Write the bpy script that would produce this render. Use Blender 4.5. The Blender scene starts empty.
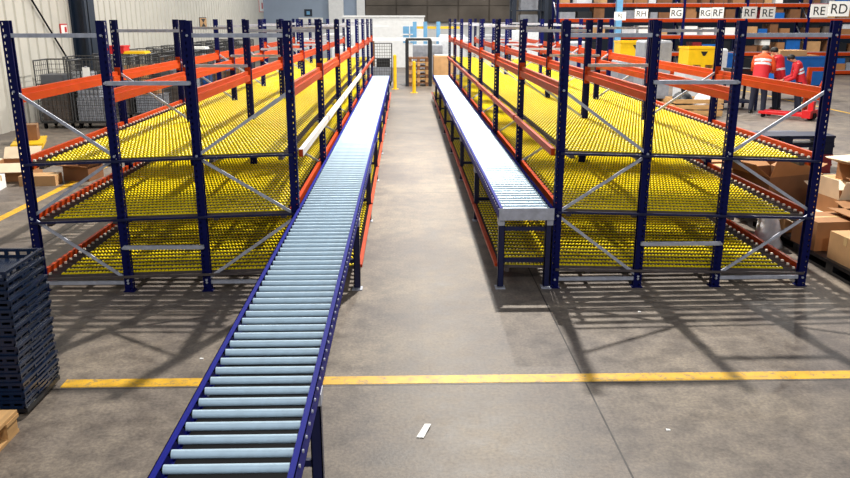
import bpy, math, random
from mathutils import Vector, Matrix
random.seed(7)
SC = bpy.context.scene
COL = SC.collection
PI = math.pi

# ------------------------------------------------------------------ materials
def lin(c):
    return tuple(((v/255)/12.92 if v/255 <= .04045 else ((v/255+.055)/1.055)**2.4) for v in c)

def mat(name, rgb, rough=.5, metal=0., var=.12, scale=6., bump=0., spec=.5, trans=0., emit=None, estr=0., stretch=None):
    m = bpy.data.materials.new(name); m.use_nodes = True
    nt = m.node_tree; b = nt.nodes['Principled BSDF']
    c = lin(rgb)
    b.inputs['Roughness'].default_value = rough
    b.inputs['Metallic'].default_value = metal
    b.inputs['Specular IOR Level'].default_value = spec
    tc = nt.nodes.new('ShaderNodeTexCoord')
    n = nt.nodes.new('ShaderNodeTexNoise'); n.inputs['Scale'].default_value = scale; n.inputs['Detail'].default_value = 4
    if stretch:
        mp = nt.nodes.new('ShaderNodeMapping'); mp.inputs['Scale'].default_value = stretch
        nt.links.new(tc.outputs['Object'], mp.inputs['Vector']); nt.links.new(mp.outputs[0], n.inputs['Vector'])
    else:
        nt.links.new(tc.outputs['Object'], n.inputs['Vector'])
    r = nt.nodes.new('ShaderNodeValToRGB')
    r.color_ramp.elements[0].position = .3; r.color_ramp.elements[1].position = .7
    r.color_ramp.elements[0].color = (*[v*(1-var) for v in c], 1)
    r.color_ramp.elements[1].color = (*[min(1, v*(1+var)) for v in c], 1)
    nt.links.new(n.outputs['Fac'], r.inputs['Fac']); nt.links.new(r.outputs[0], b.inputs['Base Color'])
    if bump:
        bp = nt.nodes.new('ShaderNodeBump'); bp.inputs['Strength'].default_value = bump; bp.inputs['Distance'].default_value = .01
        nt.links.new(n.outputs['Fac'], bp.inputs['Height']); nt.links.new(bp.outputs[0], b.inputs['Normal'])
    if trans: b.inputs['Transmission Weight'].default_value = trans
    if emit:
        b.inputs['Emission Color'].default_value = (*lin(emit), 1); b.inputs['Emission Strength'].default_value = estr
    return m

M = dict(
 blue=mat('navy_paint', (6,13,74), .5, 0, .1, spec=.15), blueframe=mat('blue_rail_paint', (3,16,128), .55, 0, .08, spec=.1),
 orange=mat('orange_paint', (182,62,18), .45, 0, .1, spec=.15), galv=mat('galvanised_steel', (182,186,200), .42, .25, .15, 20),
 dgalv=mat('dull_track_steel', (92,84,84), .5, .4, .15, 20), yellow=mat('yellow_wheel_plastic', (254,226,4), .32, 0, .06, 30),
 stop=mat('cream_plastic', (246,232,214), .4, 0, .05), chrome=mat('bright_zinc_roller', (190,214,232), .36, .1, .05, 30),
 black=mat('black_rubber', (14,14,18), .7, spec=.1), darkblue=mat('dark_blue_legs', (10,20,66), .4), white=mat('white_paint', (236,238,240), .5, 0, .05),
 paper=mat('white_paper', (240,240,238), .7, 0, .03), ink=mat('black_ink', (22,22,26), .7, 0, 0), red=mat('red_paint', (205,30,34), .4),
 card=mat('cardboard', (158,112,72), .8, 0, .12, 5), card2=mat('pale_cardboard', (190,148,102), .8, 0, .12, 5), card3=mat('brown_cardboard', (122,82,52), .8, 0, .14, 5),
 cardin=mat('cardboard_inside', (226,206,178), .85, 0, .08), tape=mat('packing_tape', (206,176,128), .25, 0, .05),
 wood=mat('pallet_wood', (190,148,96), .75, 0, .2, 4, .2, stretch=(1,8,8)), tray=mat('dark_tray_plastic', (16,32,58), .25, 0, .15, 10),
 navyplas=mat('navy_plastic', (12,20,50), .5, spec=.3), blackplas=mat('black_plastic', (20,22,28), .45), redplas=mat('dark_red_plastic', (130,24,30), .45),
 wire=mat('dull_wire', (66,66,68), .5, .3), binblue=mat('blue_bin_plastic', (24,96,176), .4), binyel=mat('yellow_bin_plastic', (246,200,16), .4, 0, .06),
 wrap=mat('stretch_wrap', (214,218,224), .22, 0, .1, 12, .5), greywrap=mat('grey_wrapped_goods', (142,146,156), .4, 0, .15, 8, .4), skin=mat('skin', (190,132,104), .55, 0, .05),
 hair=mat('dark_hair', (22,18,18), .6), hiv=mat('orange_red_workwear', (242,92,40), .7, 0, .08), hivred=mat('red_workwear', (200,28,40), .7, 0, .08), band=mat('reflective_band', (226,230,240), .35, .1, .04),
 trouser=mat('dark_trousers', (26,30,50), .8), shoe=mat('black_shoes', (18,18,20), .5), greyplas=mat('grey_plastic', (88,90,96), .5), ltblue=mat('light_blue_paint', (110,170,214), .45),
 bag=mat('clear_plastic_bag', (226,226,232), .25, 0, .08, 14, .8), beamglare=mat('glare_white', (240,234,226), .4, 0, .04), yelpaint=mat('yellow_post_paint', (232,186,20), .45),
 darkcol=mat('dark_column_paint', (16,32,52), .5), purple=mat('grey_brown_goods', (92,82,76), .8, 0, .3, 5),
)

def floor_mat():
    m = bpy.data.materials.new('worn_concrete'); m.use_nodes = True
    nt = m.node_tree; N = nt.nodes; L = nt.links; b = N['Principled BSDF']; b.inputs['Specular IOR Level'].default_value = .3
    tc = N.new('ShaderNodeTexCoord')
    def noise(s, d=6, rough=.6):
        n = N.new('ShaderNodeTexNoise'); n.inputs['Scale'].default_value = s; n.inputs['Detail'].default_value = d; n.inputs['Roughness'].default_value = rough
        L.new(tc.outputs['Object'], n.inputs['Vector']); return n
    def ramp(src, a, ca, bb, cb):
        r = N.new('ShaderNodeValToRGB'); e = r.color_ramp.elements
        e[0].position = a; e[0].color = (*ca, 1); e[1].position = bb; e[1].color = (*cb, 1); L.new(src, r.inputs['Fac']); return r
    n1 = noise(.7); n2 = noise(5., 8, .7); n3 = noise(45., 3)
    r1 = ramp(n1.outputs['Fac'], .34, lin((108,101,98)), .68, lin((143,133,120)))
    r2 = ramp(n2.outputs['Fac'], .38, (.6,.585,.6), .6, (1.06,1.04,1.02))
    r3 = ramp(n3.outputs['Fac'], .34, (.74,.735,.76), .66, (1.14,1.13,1.1))
    def mul(a, c):
        x = N.new('ShaderNodeMix'); x.data_type = 'RGBA'; x.blend_type = 'MULTIPLY'; x.inputs[0].default_value = 1
        L.new(a, x.inputs[6]); L.new(c, x.inputs[7]); return x.outputs[2]
    col = mul(mul(r1.outputs[0], r2.outputs[0]), r3.outputs[0])
    sep = N.new('ShaderNodeSeparateXYZ'); L.new(tc.outputs['Object'], sep.inputs[0])
    def line(src, at, w, period=None):
        s = N.new('ShaderNodeMath'); s.operation = 'SUBTRACT'; s.inputs[1].default_value = at; L.new(src, s.inputs[0]); o = s.outputs[0]
        a = N.new('ShaderNodeMath'); a.operation = 'ABSOLUTE'; L.new(o, a.inputs[0])
        c = N.new('ShaderNodeMath'); c.operation = 'LESS_THAN'; c.inputs[1].default_value = w; L.new(a.outputs[0], c.inputs[0]); return c.outputs[0]
    j = None
    for src, at in (('X',1.225),('Y',4.79),('X',-4.0),('Y',10.8),('Y',16.8),('Y',-1.2),('X',6.4)):
        o = line(sep.outputs[src], at, .006)
        if j is None: j = o
        else:
            mx = N.new('ShaderNodeMath'); mx.operation = 'MAXIMUM'; L.new(j, mx.inputs[0]); L.new(o, mx.inputs[1]); j = mx.outputs[0]
    x = N.new('ShaderNodeMix'); x.data_type = 'RGBA'; L.new(j, x.inputs[0]); L.new(col, x.inputs[6]); x.inputs[7].default_value = (*lin((48,44,44)), 1)
    L.new(x.outputs[2], b.inputs['Base Color'])
    rr = ramp(n2.outputs['Fac'], .3, (.4,.4,.4), .7, (.62,.62,.62)); L.new(rr.outputs[0], b.inputs['Roughness'])
    bp = N.new('ShaderNodeBump'); bp.inputs['Strength'].default_value = .12; bp.inputs['Distance'].default_value = .01
    L.new(n3.outputs['Fac'], bp.inputs['Height']); L.new(bp.outputs[0], b.inputs['Normal'])
    return m
M['floor'] = floor_mat()

def worn_paint():
    m = mat('worn_yellow_floor_paint', (222,170,22), .5, 0, .15, 9)
    nt = m.node_tree; b = nt.nodes['Principled BSDF']
    old = b.inputs['Base Color'].links[0].from_socket
    tc = nt.nodes.new('ShaderNodeTexCoord'); n = nt.nodes.new('ShaderNodeTexNoise'); n.inputs['Scale'].default_value = 16; n.inputs['Detail'].default_value = 7; n.inputs['Roughness'].default_value = .75
    nt.links.new(tc.outputs['Object'], n.inputs['Vector'])
    r = nt.nodes.new('ShaderNodeValToRGB'); r.color_ramp.elements[0].position = .5; r.color_ramp.elements[1].position = .66
    nt.links.new(n.outputs['Fac'], r.inputs['Fac'])
    x = nt.nodes.new('ShaderNodeMix'); x.data_type = 'RGBA'; nt.links.new(r.outputs[0], x.inputs[0]); nt.links.new(old, x.inputs[6]); x.inputs[7].default_value = (*lin((140,120,84)), 1)
    nt.links.new(x.outputs[2], b.inputs['Base Color']); return m
M['floorline'] = worn_paint()

# ------------------------------------------------------------------ mesh builder
class MB:
    def __init__(s): s.v = []; s.f = []; s.sm = []
    def add(s, vs, fs, smooth=False):
        k = len(s.v); s.v += [tuple(p) for p in vs]; s.f += [tuple(i+k for i in f) for f in fs]; s.sm += [smooth]*len(fs); return s
    def box(s, a, b):
        x0,y0,z0 = a; x1,y1,z1 = b
        if x0 > x1: x0,x1 = x1,x0
        if y0 > y1: y0,y1 = y1,y0
        if z0 > z1: z0,z1 = z1,z0
        return s.add([(x0,y0,z0),(x1,y0,z0),(x1,y1,z0),(x0,y1,z0),(x0,y0,z1),(x1,y0,z1),(x1,y1,z1),(x0,y1,z1)],
                     [(0,3,2,1),(4,5,6,7),(0,1,5,4),(1,2,6,5),(2,3,7,6),(3,0,4,7)])
    def hexa(s, bot, top):
        return s.add(list(bot)+list(top), [(3,2,1,0),(4,5,6,7),(0,1,5,4),(1,2,6,5),(2,3,7,6),(3,0,4,7)])
    def bar(s, p, q, w, h, up=(0,0,1)):
        p = Vector(p); q = Vector(q); d = (q-p).normalized(); u = Vector(up)
        r = d.cross(u)
        if r.length < 1e-4: r = d.cross(Vector((0,1,0)))
        r.normalize(); u = r.cross(d); r = r*w/2; u = u*h/2
        return s.add([p-r-u,p+r-u,p+r+u,p-r+u,q-r-u,q+r-u,q+r+u,q-r+u],
                     [(3,2,1,0),(4,5,6,7),(0,1,5,4),(1,2,6,5),(2,3,7,6),(3,0,4,7)])
    def cyl(s, p, q, r, n=10, r2=None, smooth=True, caps=True):
        p = Vector(p); q = Vector(q); d = (q-p).normalized(); r2 = r if r2 is None else r2
        a = d.cross(Vector((0,0,1)))
        if a.length < 1e-3: a = d.cross(Vector((1,0,0)))
        a.normalize(); b = d.cross(a)
        k = len(s.v); vs = []
        for c, rr in ((p,r),(q,r2)):
            for i in range(n):
                t = 2*PI*i/n; vs.append(c + a*math.cos(t)*rr + b*math.sin(t)*rr)
        s.add(vs, [(i,(i+1)%n,n+(i+1)%n,n+i) for i in range(n)], smooth)
        if caps: s.add(vs, [tuple(range(n-1,-1,-1)), tuple(range(n,2*n))])
        return s
    def loft(s, rings, smooth=True, caps=True):
        n = len(rings[0]); k = [p for r in rings for p in r]
        fs = [(j*n+i, j*n+(i+1)%n, (j+1)*n+(i+1)%n, (j+1)*n+i) for j in range(len(rings)-1) for i in range(n)]
        s.add(k, fs, smooth)
        if caps: s.add(rings[0], [tuple(range(n-1,-1,-1))], smooth); s.add(rings[-1], [tuple(range(n))], smooth)
        return s
    def ell(s, c, rx, ry, rz, n=12, m=8, M3=None):
        rings = []
        for j in range(1, m):
            t = -PI/2 + PI*j/m
            rings.append([Vector((rx*math.cos(t)*math.cos(2*PI*i/n), ry*math.cos(t)*math.sin(2*PI*i/n), rz*math.sin(t))) for i in range(n)])
        if M3: rings = [[M3 @ p for p in r] for r in rings]
        return s.loft([[p+Vector(c) for p in r] for r in rings])
    def wirepanel(s, o, u, v, nu, nv, r, rb=None):
        o = Vector(o); u = Vector(u); v = Vector(v); rb = rb or r
        for i in range(nu+1):
            s.cyl(o+u*i/nu, o+u*i/nu+v, rb if i in (0,nu) else r, 5, caps=False)
        for j in range(nv+1):
            s.cyl(o+v*j/nv, o+v*j/nv+u, rb if j in (0,nv) else r, 5, caps=False)
        return s
    def part(s, i): s.mi = getattr(s,'mi',[]); s.mi += [None]*(len(s.f)-len(s.mi)); s.mi = [i if x is None else x for x in s.mi]; return s
    def mesh(s, name, m):
        if isinstance(m, (list,tuple)):
            s.part(0); me = s.mesh(name, m[0])
            for x in m[1:]: me.materials.append(x)
            me.polygons.foreach_set('material_index', s.mi); return me
        me = bpy.data.meshes.new(name); me.from_pydata([tuple(p) for p in s.v], [], s.f); me.update()
        me.polygons.foreach_set('use_smooth', s.sm)
        me.materials.append(m); return me

def link(name, me, parent=None, at=(0,0,0), rz=0):
    o = bpy.data.objects.new(name, me); COL.objects.link(o); o.location = at; o.rotation_euler = (0,0,rz)
    if parent: o.parent = parent
    return o
def obj(name, mb, m, parent=None, at=(0,0,0), rz=0): return link(name, mb.mesh(name, m), parent, at, rz)
def tag(o, label, cat, group=None):
    o['label'] = label; o['category'] = cat
    if group: o['group'] = group
    return o
def thing(name, label, cat, at=(0,0,0), rz=0, group=None):
    return tag(link(name, None, None, at, rz), label, cat, group)
def struct(name, mb, m, at=(0,0,0)):
    o = obj(name, mb, m, None, at); o['kind'] = 'structure'; return o
def dup(root, at, rz=None, label=None, group=None):
    r = root.copy(); COL.objects.link(r); r.location = at
    if rz is not None: r.rotation_euler = (0,0,rz)
    if label: r['label'] = label
    if group: r['group'] = group
    for ch in root.children:
        c = ch.copy(); COL.objects.link(c); c.parent = r
        for g in ch.children:
            d = g.copy(); COL.objects.link(d); d.parent = c
    return r
ORD = ['first','second','third','fourth','fifth','sixth','seventh','eighth','ninth','tenth','eleventh','twelfth','thirteenth','fourteenth','fifteenth','sixteenth','seventeenth','eighteenth','nineteenth','twentieth']

# ------------------------------------------------------------------ flow racks
Y0, P, NF = 6.75, 2.47, 8
UH = 2.38
NT = 22
def upright_mesh(sg):            # web on the +sg side, open towards -sg
    mb = MB(); w = .036; d = .031
    xs = [sg*w, sg*.022, sg*.008, -sg*w]
    n = 46; st = UH/n
    for yy in (-d, d):
        for k in range(n):
            z0, z1 = k*st, (k+1)*st; za, zb = z0+.014, z1-.014
            q = lambda xa, xb, a, b: mb.add([(xa,yy,a),(xb,yy,a),(xb,yy,b),(xa,yy,b)], [(0,1,2,3)])
            q(xs[0], xs[1], z0, z1); q(xs[2], xs[3], z0, z1); q(xs[1], xs[2], z0, za); q(xs[1], xs[2], zb, z1)
    ys = [-d, -.018, -.006, .006, .018, d]
    for k in range(n):
        z0, z1 = k*st, (k+1)*st; za, zb = z0+.014, z1-.014
        for i in range(5):
            if i in (1,3):
                for a, b in ((z0,za),(zb,z1)): mb.add([(xs[0],ys[i],a),(xs[0],ys[i+1],a),(xs[0],ys[i+1],b),(xs[0],ys[i],b)], [(0,1,2,3)])
            else: mb.add([(xs[0],ys[i],z0),(xs[0],ys[i+1],z0),(xs[0],ys[i+1],z1),(xs[0],ys[i],z1)], [(0,1,2,3)])
    mb.box((-sg*w, -d, 0), (-sg*(w-.004), -d+.012, UH)); mb.box((-sg*w, d-.012, 0), (-sg*(w-.004), d, UH))
    return mb.mesh('upright', M['blue'])
UPR = {1: upright_mesh(1), -1: upright_mesh(-1)}
FOOT = MB().box((-.05,-.045,0),(.05,.045,.006)).mesh('foot_plate', M['blue'])

def flow_rack(xs, xlow, label, xb):
    """xs: the four upright rows from the outside to the aisle"""
    s = 1 if xs[3] > xs[0] else -1                       # direction outside -> aisle
    cx = (xs[0]+xs[3])/2; cy = Y0 + P*(NF-1)/2
    root = thing('flow_rack', label, 'rack', (cx, cy, 0))
    X = [x-cx for x in xs]; XL = xlow-cx; XBm = xb-cx
    ky = lambda k: Y0 + k*P - cy
    lev = [(1.205, 1.285), (.685, .755), (.16, .215)]    # wheel tops outside / at the aisle
    zat = lambda L, x: L[0] + (L[1]-L[0])*(x-X[0])/(X[3]-X[0])
    # uprights
    webs = [-s, s, -s, s]
    for k in range(NF):
        for i in range(4):
            u = link('upright', UPR[webs[i]], root, (X[i], ky(k), 0))
            link('foot_plate', FOOT, u)
    # long beams at the top level
    BL = P - .076
    bm = MB(); bm.box((-.025,-BL/2,-.055),(.025,BL/2,.012)); bm.box((-.025*s,-BL/2,.012),(.008*s,BL/2,.055))
    for e in (-1,1): bm.box((-.032, e*BL/2, -.09), (.032, e*(BL/2-.005), .1))
    BM = bm.mesh('beam', M['orange'])
    for i in range(4):
        for k in range(NF-1):
            link('beam', BM, root, (X[i], ky(k)+P/2, 1.80 if i == 3 else 1.755))
    # decks
    out = X[0] + s*.02
    def track(mb, L, xe, y):
        n = int(abs(xe-out-s*.16)/.0335)
        za, zb = zat(L,out)-.0155, zat(L,xe)-.0155
        for ya, yb, zl in ((y-.019,y-.0165,0),(y+.0165,y+.019,0),(y-.0165,y+.0165,1)):
            h = 0. if zl == 0 else -.0235
            q = lambda dz: [(out,ya,za+dz),(xe,ya,zb+dz),(xe,yb,zb+dz),(out,yb,za+dz)] if s > 0 else [(xe,ya,zb+dz),(out,ya,za+dz),(out,yb,za+dz),(xe,yb,zb+dz)]
            mb.hexa(q(-.028), q(h))
        mb.part(0)
        for w in range(n):
            x = out + s*(.15 + w*.0335); z = za + (zb-za)*(x-out)/(xe-out)
            mb.cyl((x,y-.014,z),(x,y+.014,z),.0149,8)
        mb.part(1)
        mb.box((out+s*.02,y-.011,za-.004),(out+s*.04,y+.011,za+.016)); mb.part(2)
        return mb
    TM = [M['dgalv'], M['yellow'], M['stop']]
    for li, L in enumerate(lev):
        xe = X[3]-s*.05 if li < 2 else XL
        one = track(MB(), L, xe, 0).mesh('wheel_track', TM); al = MB()
        for t in range(NT): track(al, L, xe, -P/2+(t+.5)*P/NT)
        al = al.mesh('wheel_tracks', TM)
        sb = MB(); f1, f2 = .3, .7
        for fx in (.04,f1,f2,.97):
            x_ = out+(xe-out)*fx; z_ = zat(L,x_)-.0455; sb.box((x_-.02,-BL/2,z_-.04),(x_+.02,BL/2,z_))
        R = sb.mesh('roller_deck', M['dgalv'])
        ob = MB(); h0 = zat(L,out)
        ob.box((out-s*.035,-BL/2,h0-.085),(out-s*.005,BL/2,h0+.03)); ob.box((out-s*.005,-BL/2,h0-.085),(out+s*.02,BL/2,h0-.05))
        OB = ob.mesh('outer_edge_beam', M['orange'])
        hi = zat(L,xe); ib = MB(); xi = xe + s*.012
        if li == 0: xi = XBm
        y_ = BL/2
        ib.box((xi-.018,-y_,hi-(.06 if li < 2 else .034)),(xi+.018,y_,hi+(.005 if li < 2 else -.006)))
        IB = ib.mesh('inner_edge_beam', M['orange'])
        for k in range(NF-1):
            y = ky(k)+P/2
            d = link('roller_deck', R, root, (0,y,0))
            if k == 0 or (k == 1 and li == 0):
                for t in range(NT): link('wheel_track', one, d, (0,-P/2+(t+.5)*P/NT,0))
            else:
                link('wheel_tracks', al, d)['kind'] = 'stuff'
            link('outer_edge_beam', OB, root, (0,y,0)); link('inner_edge_beam', IB, root, (0,y,0))
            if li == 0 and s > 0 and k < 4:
                o = obj('glare_strip', MB().box((xi+.018,-BL/2,hi-.055),(xi+.021,BL/2,hi+.008)).box((xi-.018,-BL/2,hi+.005),(xi+.018,BL/2,hi+.008)), M['beamglare'], root, (0,y,0))  # cream-white strip stands in for lamp glare on the glossy orange beam
                o['label'] = 'white strip painted as lamp glare on the top edge beam'
    # crossbars under the decks at every frame, in the plane of the uprights
    for li, L in enumerate(lev):
        xe = X[3]
        mb = MB(); za, zb = zat(L,X[0])-.022, zat(L,xe)-.022
        mb.bar((X[0],-.047,za-.008),(xe,-.047,zb-.008),.016,.02)
        CB = mb.mesh('deck_crossbar', M['darkblue' if li < 2 else 'dgalv'])
        for k in range(NF): link('deck_crossbar', CB, root, (0,ky(k),0))
    if True:                                             # short feet under the stepped-out lowest deck
        for k in range(NF):
            obj('step_foot', MB().box((XL-.02,-.02,0),(XL+.02,.02,.13)), M['darkblue'], root, (-s*.03,ky(k)+.06,0))
    # bracing of the two outer frames
    def brace(name, p, q, w=.018, h=.036, m='galv'):
        mb = MB(); mb.bar(p, q, w, h)
        for e in (p, q): mb.cyl((e[0],e[1]-w*.5,e[2]),(e[0],e[1]-w*.5-.016,e[2]),.011,6)
        me = mb.mesh(name, M[m])
        for k in range(NF): link(name, me, root, (0,ky(k),0))
    zz = [1.81, 1.235, .70, .10]
    for (a, b) in ((0,1),(3,2)):
        ends = [a, b, a, b]
        for j in range(3):
            brace('diagonal_brace', (X[ends[j]],-.02+.018*(j%2),zz[j]-.01), (X[ends[j+1]],-.02+.018*(j%2),zz[j+1]+.01), .014, .026)
        brace('top_brace', (X[a],-.01,2.26), (X[b],-.01,2.26), .03, .034)
        brace('bottom_brace', (X[a],-.01,.085), (X[b],-.01,.085), .03, .03)
    for z in (1.87, .425): brace('spacer_tie', (X[1],-.045,z), (X[2],-.045,z), .03, .034)
    return root
flow_rack([-3.30,-2.52,-1.81,-.98], -.43, 'blue and orange flow rack with yellow wheel decks left of the aisle', -.915)
flow_rack([3.68,2.87,2.14,1.37], .85, 'blue and orange flow rack with yellow wheel decks right of the aisle', 1.315)

# ------------------------------------------------------------------ roller conveyors
def conveyor(label, xa, xb, ya, yb, pitch, zt, legs, front_plate):
    cx = (xa+xb)/2
    root = thing('roller_conveyor', label, 'conveyor', (cx, (ya+yb)/2, 0)); cy = (ya+yb)/2
    hw = (xb-xa)/2
    for sx in (-1,1):
        mb = MB(); x = sx*hw
        mb.box((x,ya-cy,zt-.105),(x-sx*.004,yb-cy,zt+.008)); mb.box((x,ya-cy,zt+.004),(x-sx*.028,yb-cy,zt+.008)); mb.box((x,ya-cy,zt-.105),(x-sx*.03,yb-cy,zt-.101))
        r = obj('side_rail', mb, M['blueframe'], root)
        bt = MB(); y = ya+.06
        while y < min(yb, ya+9):
            bt.cyl((x,y-cy,zt-.015),(x+sx*.007,y-cy,zt-.015),.008,6); y += pitch
        obj('axle_nuts', bt, M['galv'], r)['kind'] = 'stuff'
    n = int((yb-ya-.08)/pitch); L = hw-.032
    bm = MB().cyl((-L,0,0),(L,0,0),.0185,14); bm.part(0)
    for sx in (-1,1): bm.cyl((sx*L,0,0),(sx*(L+.006),0,0),.015,10).cyl((sx*(L+.006),0,0),(sx*(hw-.004),0,0),.006,6)
    bm.part(1); rm = bm.mesh('roller', [M['chrome'], M['black']])
    rest = MB()
    for i in range(n):
        y = ya+.05+i*pitch-cy
        if i < 100:
            link('roller', rm, root, (0,y,zt-.015))
        else: rest.cyl((-L,y,zt-.015),(L,y,zt-.015),.0185,12)
    o = obj('rollers', rest, M['chrome'], root); o['kind'] = 'stuff'
    obj('gap_shade_belt', MB().box((-hw*.86,ya+.1-cy,zt-.062),(hw*.86,yb-.1-cy,zt-.056)), M['black'], root)  # black belt added below the rollers to darken the gaps between them
    for y in legs:
        for sx in (-1,1):
            mb = MB(); x = sx*(hw-.03)
            mb.box((x-.028,y-.03,0.02),(x-.022,y+.03,zt-.1)).box((x+.022,y-.03,.02),(x+.028,y+.03,zt-.1)).box((x-.028,y-.03,.02),(x+.028,y-.024,zt-.1))
            lg = obj('leg', mb, M['darkblue'], root, (0,-cy,0))
            obj('foot', MB().box((x-.045,y-.05,0),(x+.045,y+.05,.008)).cyl((x,y,.008),(x,y,.05),.012,8), M['galv'], lg)
            obj('leg_bracket', MB().box((x-sx*.02,y-.05,zt-.16),(x+sx*.034,y+.05,zt-.1)), M['galv'], lg)
        for z in (.27, zt-.2):
            obj('leg_crossbar', MB().box((-hw+.03,y-.014,z-.018),(hw-.03,y+.014,z+.018)), M['darkblue'], root, (0,-cy,0))
    if front_plate:
        o = obj('end_plate', MB().box((-hw-.004,ya-cy-.006,zt-.105),(hw+.004,ya-cy,zt+.004)), M['galv'], root); o['label'] = 'grey steel end plate'
    return root
conveyor('long roller conveyor left of the aisle running towards the camera', -.957, -.415, 1.6, 23.3, .107, .765, [3.42,6.75,9.22,11.69,14.16,16.63,19.1,21.57], False)
conveyor('bright roller conveyor right of the aisle with a grey end plate', .84, 1.325, 6.68, 23.5, .107, .765, [6.75,9.22,11.69,14.16,16.63,19.1,21.57], True)

# ------------------------------------------------------------------ floor, walls
struct('floor', MB().box((-14,-3,-.1),(34,60,0)), M['floor'])
def floor_line(name, a, b): return struct(name, MB().box((a[0],a[1],0),(b[0],b[1],.002)), M['floorline'])
floor_line('trim_1', (-2.34,4.81), (6.2,4.93))
floor_line('trim_2', (-5.1,7.0), (-4.98,16.5))
floor_line('trim_3', (11.6,14), (11.7,34))
floor_line('trim_4', (6.2,4.9), (6.3,13))

def sheet_mat():
    m = mat('white_sheet_cladding', (200,197,188), .5, 0, .05, 1.5); return m
M['sheet'] = sheet_mat()
M['bluesheet'] = mat('blue_grey_cladding', (150,166,188), .5, 0, .05, 1.5)
WX = -8.65
mb = MB(); mb.box((WX-.2,-3,0),(WX-.07,50,9))
y = -3
while y < 50:                                       # trapezoid ribs of the sheet
    mb.hexa([(WX-.07,y+.03,0),(WX,y+.06,0),(WX,y+.40,0),(WX-.07,y+.43,0)], [(WX-.07,y+.03,9),(WX,y+.06,9),(WX,y+.40,9),(WX-.07,y+.43,9)])
    y += .45
struct('wall_left', mb, M['sheet'])
mb = MB(); mb.box((WX,49.9,2.1),(-4.6,50.1,9)); mb.box((-3.7,49.9,2.1),(-2.4,50.1,9))
struct('wall_back_left', mb, M['bluesheet'])
mb = MB(); mb.box((-4.6,49.5,0),(-3.7,50,9)); mb.box((-2.9,49.7,2.1),(-2.4,49.95,9))
struct('pillar_back', mb, M['white'])
M['panel'] = mat('grey_brown_wall_panel', (98,90,82), .7, 0, .45, .5)
mb = MB()
for r in range(4):
    xx = -2.4
    while xx < 9:
        mb.box((xx+.05,49.9,2.14+r*.98+.03),(xx+1.87,50.15,2.14+(r+1)*.98)); xx += 1.92
mb.box((-2.4,50.02,2.14),(30,50.2,9))
struct('wall_back', mb, M['panel'])
struct('wall_back_lower', MB().box((WX,50.3,0),(8.3,50.5,2.3)), M['white'])
struct('wall_back_right', MB().box((8.3,49.6,0),(34,50.02,9)), M['darkcol'])
mb = MB(); mb.box((WX-.02,21.25,0),(WX+.4,21.32,9)).box((WX+.33,21.1,0),(WX+.4,21.75,9)).box((WX,21.1,0),(WX+.06,21.75,9))
mb.box((WX,21.35,0),(WX+.35,21.45,9))
struct('column_1', mb, M['darkcol'])
mb = MB(); mb.box((WX,14.9,0),(WX+.5,15.0,9)).box((WX+.42,14.7,0),(WX+.5,15.5,9)).box((WX,14.7,0),(WX+.08,15.5,9))
struct('column_2', mb, M['darkcol'])
tag(obj('wall_brace', MB().cyl((WX+.06,16.6,4.9),(WX+.06,20.6,1.3),.022,8), M['black']), 'thin black brace rod slanting down the white corrugated wall', 'rod')

def wall_sign(label, at, w, h, ring, face, mark):
    t = thing('wall_sign', label, 'sign', at)
    obj('plate', MB().box((0,-w/2,0),(.02,w/2,h)), M[ring], t)
    obj('face', MB().box((.02,-w/2+.03,.03),(.024,w/2-.03,h-.03)), M[face], t)
    if mark == 'disc': obj('mark', MB().cyl((.024,0,h*.62),(.028,0,h*.62),w*.3,14).box((.024,-w*.25,.05),(.028,w*.25,.12)), M['red'], t)
    elif mark == 'square': obj('mark', MB().box((.024,.02,h*.25),(.028,w*.32,h*.72)), M['red'], t)
    elif mark == 'glass': obj('mark', MB().add([(.027,-w*.28,h*.82),(.027,w*.28,h*.82),(.027,0,h*.5),(.027,-w*.28,h*.18),(.027,w*.28,h*.18)], [(0,2,1),(2,3,4)]).box((.024,-w*.3,h*.8),(.028,w*.3,h*.86)).box((.024,-w*.3,h*.14),(.028,w*.3,h*.2)), M['ink'], t)
    return t
wall_sign('small white notice with red disc on the corrugated wall', (WX,17.75,1.66), .30, .34, 'paper', 'paper', 'disc')
wall_sign('red square sign with white centre high beside the dark column', (WX,20.6,1.98), .42, .28, 'red', 'paper', 'square')
wall_sign('dark framed sign with black hourglass shape on the white wall', (WX,34.8,1.98), 1.2, .45, 'darkcol', 'card2', 'glass')
wall_sign('red and white sign at the far end of the white wall', (WX,49.2,2.75), 1.4, .75, 'red', 'paper', 'square')
t = thing('exit_sign', 'small dark square sign on the blue grey back wall', 'sign', (-5.9,49.9,2.5))
obj('plate', MB().box((-.24,-.03,0),(.24,0,.42)), M['darkcol'], t); obj('symbol', MB().box((-.1,-.034,.1),(.1,-.03,.3)), M['ltblue'], t)
obj('bracket', MB().box((-.05,-.02,-.02),(.05,.0,.02)), M['galv'], t)
t = tag(obj('notice_board', MB().box((-6.5,49.84,2.12),(-5.0,49.905,2.42)), M['paper']), 'pale notice board on the back wall under the dark sign', 'board')

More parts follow.
